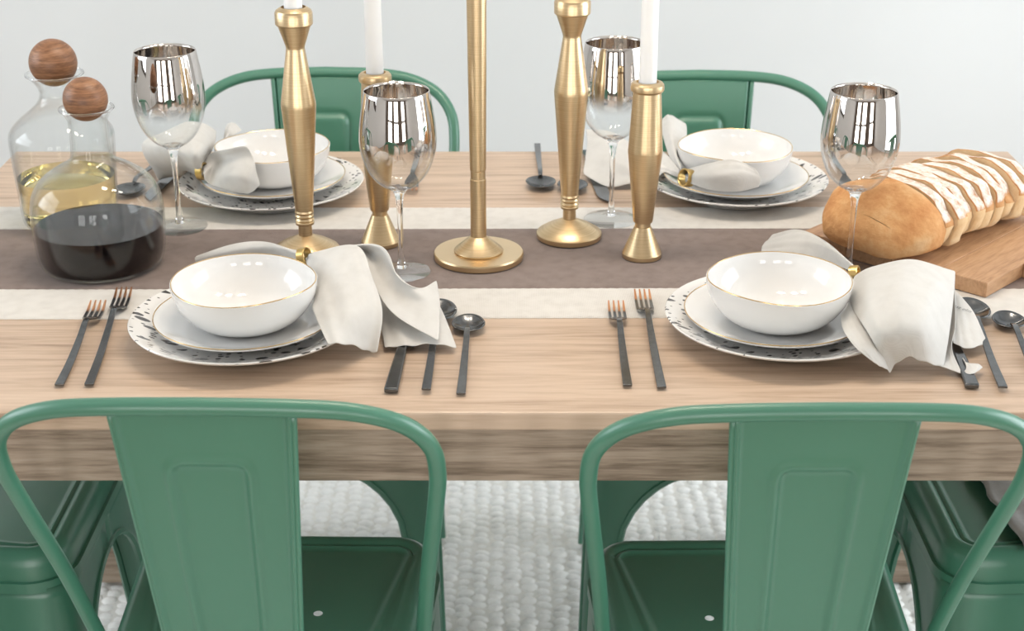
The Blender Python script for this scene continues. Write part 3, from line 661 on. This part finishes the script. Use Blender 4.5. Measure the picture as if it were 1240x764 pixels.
# ------------------------------------------------------------------ napkins
def zoomer(ox, oy, s): return lambda a: [W(ox + x / s, oy + y / s, h) for x, y, h in a]
def clear_of_crockery(p):
    """cloth rests on the plates and beside the bowls, never inside them"""
    for i, (sx_, sy_) in enumerate(SETS):
        r = math.hypot(p[0] - sx_, p[1] - sy_)
        if r < 0.137: p[2] = max(p[2], ZD + 0.0035 + np.interp(r, [0, 0.088, 0.132], [0.003, 0.004, 0.021]) + 0.003)
        r = math.hypot(p[0] - sx_ - [0, -0.006, 0, 0][i], p[1] - sy_ - [0, 0, 0.014, 0][i])
        if r < 0.109: p[2] = max(p[2], ZD + 0.012 + np.interp(r, [0, 0.068, 0.104], [0.003, 0.004, 0.016]) + 0.003)
        bx_, by_ = sx_ + [0.0, -0.004, -0.0, -0.002][i], sy_ + [0.004, 0.0, 0.026, 0.010][i]
        h = p[2] - ZD - 0.015; r = math.hypot(p[0] - bx_, p[1] - by_)
        if -0.01 < h < 0.056:
            rb = np.interp(h, [0, 0.002, 0.009, 0.019, 0.031, 0.042, 0.051], [0.04, 0.05, 0.062, 0.0715, 0.0785, 0.0818, 0.0828]) + 0.0035
            if 1e-4 < r < rb: p[0] = bx_ + (p[0] - bx_) * rb / r; p[1] = by_ + (p[1] - by_) * rb / r
def napkin(sheets, base, label, nr=26, nc=22, th=0.0011, group='linen napkins'):
    e = empty('linen_napkin', base, 0, label, 'napkin', group); mb = MB(); k = 0
    for rows in sheets:
        P = loft(rows, nr, nc); k += 1; amp = min(1, max(0.12, (np.linalg.norm(P[nr // 2, 0] - P[nr // 2, -1]) / 0.09) ** 1.5))
        # soft creases running from the ring to the hem
        for i in range(nr):
            for j in range(nc):
                u = i / (nr - 1); P[i, j, 2] += amp * 0.0024 * u * (1 - 0.4 * u) * math.sin(j * 1.1 + k * 1.7 + 2 * u) + amp * 0.0009 * math.sin(u * 9 + j * 0.55 + k)
                P[i, j, 2] = max(P[i, j, 2], T + 0.0035); clear_of_crockery(P[i, j])
        mb.grid([[tuple(q - np.array(base)) for q in row] for row in P])
    o = mb.build('cloth', M['linen'], e, sharp=0, solid=th)
    m = o.modifiers.new('smooth', 'SUBSURF'); m.levels = 1; m.render_levels = 1
    return e
def ring(c, axis, r, label, w=0.011):
    o = MB().lathe([(r, -w / 2), (r + 0.0012, -w / 2 + 0.001), (r + 0.0012, w / 2 - 0.001), (r, w / 2), (r - 0.0012, w / 2 - 0.001), (r - 0.0012, -w / 2 + 0.001), (r, -w / 2)], 32).build('napkin_ring', M['brass_ring'], None, sharp=50)
    o.location = c; o.rotation_euler = Vector(axis).to_track_quat('Z', 'Y').to_euler()
    tag(o, label, 'napkin ring', 'gold napkin rings')
Z4 = zoomer(200, 270, 3.444)
napkin([[Z4(r) for r in s] for s in (
    [[(585, 150, .045), (590, 142, .048), (595, 136, .052), (600, 130, .054), (605, 126, .054)],
     [(608, 245, .040), (640, 215, .054), (690, 165, .068), (745, 118, .077), (800, 95, .080)],
     [(608, 335, .044), (670, 305, .052), (740, 262, .062), (815, 215, .068), (862, 220, .064)],
     [(640, 425, .040), (700, 405, .046), (770, 385, .048), (845, 358, .048), (907, 372, .042)],
     [(678, 500, .034), (730, 505, .031), (800, 517, .017), (850, 537, .006), (885, 546, .005)]],
    [[(600, 128, .050), (603, 126, .052), (606, 125, .053), (610, 124, .053)],
     [(795, 115, .066), (830, 112, .060), (860, 96, .076), (890, 90, .080)],
     [(885, 290, .046), (905, 230, .052), (940, 190, .062), (972, 228, .062)],
     [(965, 390, .034), (990, 320, .040), (1040, 290, .050), (1062, 272, .053)],
     [(1142, 492, .018), (1146, 420, .027), (1146, 320, .038), (1132, 238, .044)]],
    [[(640, 180, .030), (680, 170, .035), (720, 160, .035), (760, 150, .035)],
     [(850, 300, .018), (900, 280, .028), (960, 270, .034), (1020, 265, .035)],
     [(900, 440, .010), (960, 425, .019), (1050, 400, .022), (1135, 330, .027)],
     [(915, 521, .006), (1010, 513, .009), (1110, 506, .011), (1220, 521, .008)]],
    [[(572, 150, .045), (567, 138, .050), (562, 126, .052), (556, 116, .048)],
     [(470, 150, .030), (450, 105, .046), (420, 80, .049), (400, 88, .042)],
     [(330, 155, .020), (310, 112, .036), (290, 88, .038), (280, 100, .032)],
     [(128, 165, .008), (122, 152, .011), (126, 142, .013), (135, 137, .012)]])],
    W(420, 360, 0.0), 'white linen napkin draped in folds over the plate rim and flatware by the slim candlestick')
c = Z4([(578, 138, .049)])[0]; ring(c, (0.9, -0.35, 0.25), 0.0095, 'gold napkin ring on the draped napkin by the slim candlestick')

Z6 = zoomer(1000, 260, 3.471); Z5 = zoomer(920, 180, 3.875)
napk = napkin([[Z6(r) for r in s] for s in (
    [[(118, 262, .050), (190, 217, .063), (330, 188, .076), (450, 206, .069), (545, 236, .056)],
     [(100, 362, .045), (180, 330, .066), (300, 310, .080), (430, 310, .074), (540, 330, .051)],
     [(180, 505, .044), (240, 480, .056), (320, 455, .062), (420, 470, .056), (520, 500, .032)],
     [(268, 664, .005), (300, 624, .014), (365, 600, .024), (430, 625, .017), (496, 643, .007)]],
    [[(110, 350, .044), (85, 372, .044), (62, 405, .042)], [(160, 440, .042), (110, 460, .044), (72, 482, .040)],
     [(215, 530, .036), (165, 550, .038), (128, 562, .036)], [(266, 655, .010), (228, 637, .018), (190, 612, .026)]],
    [[(540, 290, .046), (530, 310, .038), (500, 320, .028)], [(546, 460, .030), (520, 470, .022), (480, 480, .016)],
     [(530, 560, .018), (515, 580, .014), (480, 590, .010)], [(575, 672, .005), (520, 650, .008), (440, 625, .012)]],
    [[(520, 310, .028), (545, 320, .029), (562, 335, .029)], [(525, 430, .022), (570, 430, .024), (622, 410, .023)],
     [(535, 540, .014), (600, 563, .011), (680, 538, .0095)]],
    [[(575, 600, .009), (580, 612, .010), (590, 625, .0095)], [(590, 640, .0095), (615, 645, .0095), (640, 628, .0095)], [(575, 668, .006), (620, 668, .0085), (660, 642, .006)]])]
    + [[Z5(r) for r in [[(450, 585, .044), (456, 572, .050), (458, 560, .051)], [(350, 545, .030), (330, 470, .046), (310, 438, .046)],
                        [(200, 505, .020), (190, 420, .036), (180, 378, .036)], [(5, 485, .008), (15, 450, .013), (62, 402, .016)]]]],
    W(1080, 380, 0.0), 'white linen napkin with printed tag hanging over the plate before the bread')
c = Z6([(120, 250, .049)])[0]; ring(c, (0.9, -0.4, 0.2), 0.0095, 'gold napkin ring on the tagged napkin before the bread')
Z8 = zoomer(160, 140, 4.133)
napkin([[Z8(r) for r in s] for s in (
    [[(352, 258, .045), (356, 272, .050), (358, 295, .048), (362, 322, .040)], [(395, 188, .070), (425, 228, .060), (405, 290, .044), (390, 345, .032)],
     [(490, 165, .092), (505, 215, .076), (480, 295, .060), (440, 362, .034)], [(572, 155, .096), (598, 215, .080), (570, 318, .058), (520, 388, .032)],
     [(606, 222, .078), (625, 300, .056), (636, 350, .042), (580, 396, .032)]],
    [[(352, 250, .046), (347, 262, .052), (342, 280, .046), (340, 302, .034)], [(410, 150, .060), (330, 165, .084), (270, 225, .066), (290, 295, .022)],
     [(420, 75, .054), (310, 32, .086), (170, 160, .080), (210, 310, .010)], [(390, 100, .052), (240, 60, .050), (50, 140, .060), (130, 322, .006)]],
    [[(455, 150, .040), (460, 130, .046), (470, 120, .044)], [(465, 70, .050), (490, 60, .058), (520, 90, .050)], [(478, 40, .050), (510, 36, .056), (548, 72, .046)]])],
    W(230, 215, 0.0), 'white linen napkin gathered in a gold ring beside the decanters')
ring(Z8([(350, 278, .045)])[0], (0.9, -0.3, 0.1), 0.0115, 'gold napkin ring on the gathered napkin beside the decanters')
Z7 = zoomer(630, 120, 3.1)
napkin([[Z7(r) for r in s] for s in (
    [[(612, 270, .042), (618, 288, .046), (640, 318, .040)], [(700, 243, .067), (722, 285, .063), (715, 342, .037)], [(800, 226, .081), (825, 280, .066), (820, 348, .040)], [(885, 262, .070), (902, 300, .056), (895, 332, .044)]],
    [[(600, 268, .040), (604, 262, .046), (610, 256, .044)], [(560, 215, .044), (580, 190, .058), (622, 200, .046)], [(528, 110, .050), (565, 90, .062), (625, 105, .048)], [(530, 78, .046), (560, 58, .052), (610, 88, .044)]],
    [[(600, 290, .030), (596, 280, .038), (598, 268, .042)], [(500, 300, .020), (510, 240, .036), (530, 190, .044)], [(420, 318, .010), (410, 240, .034), (430, 170, .040)], [(330, 330, .005), (330, 190, .040), (340, 120, .048)], [(235, 282, .012), (250, 165, .034), (245, 108, .046)]])],
    W(800, 210, 0.0), 'white linen napkin with leaf-shaped tail on the plate across from the bread')
ring(Z7([(625, 295, .045)])[0], (0.75, 0.45, -0.25), 0.0115, 'gold napkin ring on the leaf-shaped napkin by the short candlestick', 0.014)
# printed care tag on the tagged napkin
tags = Z6([(575, 385, .0262), (530, 360, .0262), (570, 440, .0262)])
cu = bpy.data.curves.new('tag_print', 'FONT'); cu.body = 'west elm'; cu.size = 0.0085; cu.align_x = 'CENTER'
tmp = bpy.data.objects.new('tmp', cu); COL.objects.link(tmp); dg = bpy.context.evaluated_depsgraph_get()
me = bpy.data.meshes.new_from_object(tmp.evaluated_get(dg)); bpy.data.objects.remove(tmp)
me.materials.clear(); me.materials.append(M['ink'])
tp = bpy.data.objects.new('tag_print', me); COL.objects.link(tp); tp.parent = napk
tp.location = Z6([(560, 395, .0275)])[0] - napk.location; tp.rotation_euler = (0.15, 0, math.radians(-52))

# ------------------------------------------------------------------ board and bread
A = Vector((0.690, 0.7235, 0)); P_ = Vector((0.7235, -0.690, 0)); ANG = math.atan2(P_.y, P_.x)   # board x axis = P_, board y axis = A
F0 = Vector((0.5745, 1.7585, T + 0.003))
bd = empty('cutting_board', F0, ANG, 'stepped acacia wood cutting board under the sliced bread loaf', 'cutting board')
pl = [(-0.265, 0.34), (-0.198, 0.34), (-0.132, 0.34), (-0.066, 0.34)]
for k in range(4):
    MB().box(-0.265 + k * 0.06625, -0.265 + (k + 1) * 0.06625 - 0.0002, 0, 0.36, 0, 0.0195 - 0.0002 * (k % 2)).build('plank', M['board'], bd, smooth=False, bevel=0.0012)
MB().box(0, 0.065, 0.092, 0.36, 0, 0.0194).build('plank', M['board'], bd, smooth=False, bevel=0.0012)
ZB = T + 0.003 + 0.0198
def slice_outline(n=44, hw=0.074, h=0.116, seed=0, rough=0.0015):
    r = np.random.default_rng(seed); ph = r.uniform(0, 6, 4); pts = []
    for k in range(n):
        a = 2 * math.pi * k / n; c_, s_ = math.cos(a), math.sin(a)
        e = 2.6 if s_ < 0 else 2.15
        x = hw * math.copysign(abs(c_) ** (2 / e), c_); z = (h * 0.46 if s_ < 0 else h * 0.54) * math.copysign(abs(s_) ** (2 / (5 if s_ < 0 else 2.1)), s_) + h * 0.46
        x *= 1 - 0.10 * max(0, (0.45 * h - z) / h) + 0.035 * math.exp(-((z - 0.44 * h) / (0.16 * h)) ** 2)
        w_ = rough * (math.sin(3 * a + ph[0]) + math.sin(7 * a + ph[1]) + 0.7 * math.sin(11 * a + ph[2]))
        pts.append((x + w_ * c_, max(0, z + w_ * s_)))
    return pts
def make_slice(i, thick, hw, h):
    e = empty('bread_slice'); o = slice_outline(44, hw, h, i); n = len(o)
    cz = h * 0.45
    def shr(f): return [(x * f, cz + (z - cz) * f) for x, z in o]
    # crust: rounded band
    mb = MB(); prof = [(0.970, -0.5), (0.994, -0.445), (1.0, 0.0), (0.994, 0.445), (0.970, 0.5)]
    rr = []
    for f, t in prof: rr.append([(x, t * thick, z) for x, z in shr(f)])
    v = [p for row in rr for p in row]
    f_ = [(a * n + k, a * n + (k + 1) % n, (a + 1) * n + (k + 1) % n, (a + 1) * n + k) for a in range(4) for k in range(n)]
    mb.add(v, f_)
    mi = []
    for a in range(4):
        for k in range(n):
            z = (o[k][1]); mi.append(1 if z < 0.46 * h + 0.006 * math.sin(k * 2.3 + i) else (2 if a in (0, 3) else 0))
    mb.mi = mi
    mb.build('crust', [M['crust'], M['side_crumb'], M['brown_crust']], e, sharp=0)
    mb = MB()
    for sgn in (-1, 1):
        rows = []
        for f in (0.975, 0.93, 0.8, 0.55, 0.3): rows.append([(x, sgn * thick * (0.49 if f > 0.9 else 0.47 + 0.02 * math.sin(9 * x + 5 * f)), z) for x, z in shr(f)])
        v = [p for row in rows for p in row] + [(0, sgn * thick * 0.47, cz)]
        fs = [(a * n + k, a * n + (k + 1) % n, (a + 1) * n + (k + 1) % n, (a + 1) * n + k) for a in range(4) for k in range(n)] + [(4 * n + k, 4 * n + (k + 1) % n, 5 * n) for k in range(n)]
        mb.add(v, [q[::-1] for q in fs] if sgn < 0 else fs)
    mb.build('crumb', M['crumb'], e, sharp=0)
    return e
LANG = math.atan2(-0.735, 0.678); C0 = Vector((0.445, 1.866, ZB))          # middle of the loaf's rounded end at the board
HL = 0.058
# heel: the uncut end of the loaf
hl = empty('bread_heel', C0, LANG, 'golden uncut end of the bread loaf on the cutting board', 'bread')
rows = []; o0 = slice_outline(44, 0.082, 0.081, 99, 0.001)
for t in np.linspace(0, 1, 15):
    f = 0.50 + 0.50 * math.sin(min(1, t * 1.2) * R90) ** 0.8; y = HL * t - 0.012 * math.sin(t * math.pi) * 0
    crease = lambda x, z: 1 - 0.03 * math.exp(-((z - 0.046 - 0.22 * x) / 0.010) ** 2) * max(0, 1 - t * 0.9) + 0.012 * math.sin(60 * x + 40 * z + 5 * t)
    rows.append([(x * (0.72 + 0.28 * (f - .5) * 2) * crease(x, z), -0.004 + y, (z * (0.60 + 0.40 * (f - .5) * 2)) * (1 + 0.02 * math.sin(45 * x + 7 * t))) for x, z in o0])
n = 44; v = [p for r_ in rows for p in r_]
mb = MB().add(v, [(a * n + (k + 1) % n, a * n + k, (a + 1) * n + k, (a + 1) * n + (k + 1) % n) for a in range(14) for k in range(n)])
cap = [(x * 0.72 * q, -0.004 - 0.010 * (1 - q * q), 0.030 + (z * 0.60 - 0.030) * q) for q in (1.0, 0.85, 0.6, 0.3) for x, z in o0]
mb.add(cap + [(0, -0.014, 0.030)], [(a * n + k, a * n + (k + 1) % n, (a + 1) * n + (k + 1) % n, (a + 1) * n + k) for a in range(3) for k in range(n)] + [(3 * n + k, 3 * n + (k + 1) % n, 4 * n) for k in range(n)])
mb.build('crust', M['heel_crust'], hl, sharp=0)
cf = MB(); cf.add([(x * 0.985, HL - 0.0035, 0.05 + (z - 0.05) * 0.985) for x, z in o0] + [(x * 0.9, HL - 0.0028, 0.05 + (z - 0.05) * 0.9) for x, z in o0] + [(0, HL - 0.0028, 0.05)],
       [(k, n + k, n + (k + 1) % n, (k + 1) % n) for k in range(n)] + [(n + k, 2 * n, n + (k + 1) % n) for k in range(n)])
cf.build('crumb', M['crumb'], hl, sharp=0)
y = HL + 0.0085
SL = 9
words = ['first', 'second', 'third', 'fourth', 'fifth', 'sixth', 'seventh', 'eighth', 'last']
for i in range(SL):
    th = 0.0205 + 0.0015 * math.sin(i * 2.1); hh = 0.0815 + 0.0008 * math.sin(i * 1.7) - 0.002 * max(0, i - 4); hw = 0.0775 + 0.003 * math.sin(i * 2.7)
    s = make_slice(i, th, hw, hh)
    tilt = -math.radians(1 + 0.3 * i + (2.6 * (i - 4) if i > 4 else 0))            # each slice leans a little further away from the heel
    M4 = Matrix.Translation(C0) @ Matrix.Rotation(LANG, 4, 'Z') @ Matrix.Translation((0.004 * math.sin(i * 1.9) + 0.002 * i * 0.4, y, th / 2 * math.sin(-tilt) + 0.0003)) @ Matrix.Rotation(math.radians((0.35 if i < 5 else 1.2) * math.sin(i * 2.3)), 4, 'Z') @ Matrix.Rotation(tilt, 4, 'X')
    s.matrix_world = M4
    tag(s, '%s bread slice counted from the uncut heel of the loaf' % words[i], 'bread slice', 'slices of the floury loaf')
    y += th + 0.0014 + (0.002 if i > 3 else 0)
# ------------------------------------------------------------------ pendant lamp over the table (three warm bulbs)
pn = empty('pendant_lamp', (0, 1.84, 2.0), 0, 'linear pendant lamp with three warm bulbs hanging over the table', 'lamp')
MB().box(-0.35, 0.35, -0.015, 0.015, 0.10, 0.13).build('bar', M['frame'], pn, smooth=False)
MB().tube([(0, 0, 0.13), (0, 0, RZ - 2.0)], 0.006, 8).build('rod', M['frame'], pn)
for x in (-0.28, 0, 0.28):
    MB().tube([(x, 0, 0.10), (x, 0, 0.035)], 0.014, 12).build('socket', M['brass'], pn)
    b = MB().lathe([(0.07 * math.sin(t), -0.07 * math.cos(t)) for t in np.linspace(0, math.pi, 14)], 24); b.v = [(p[0] + x, p[1], p[2] - 0.03) for p in b.v]
    b.build('bulb', M['bulb'], pn)
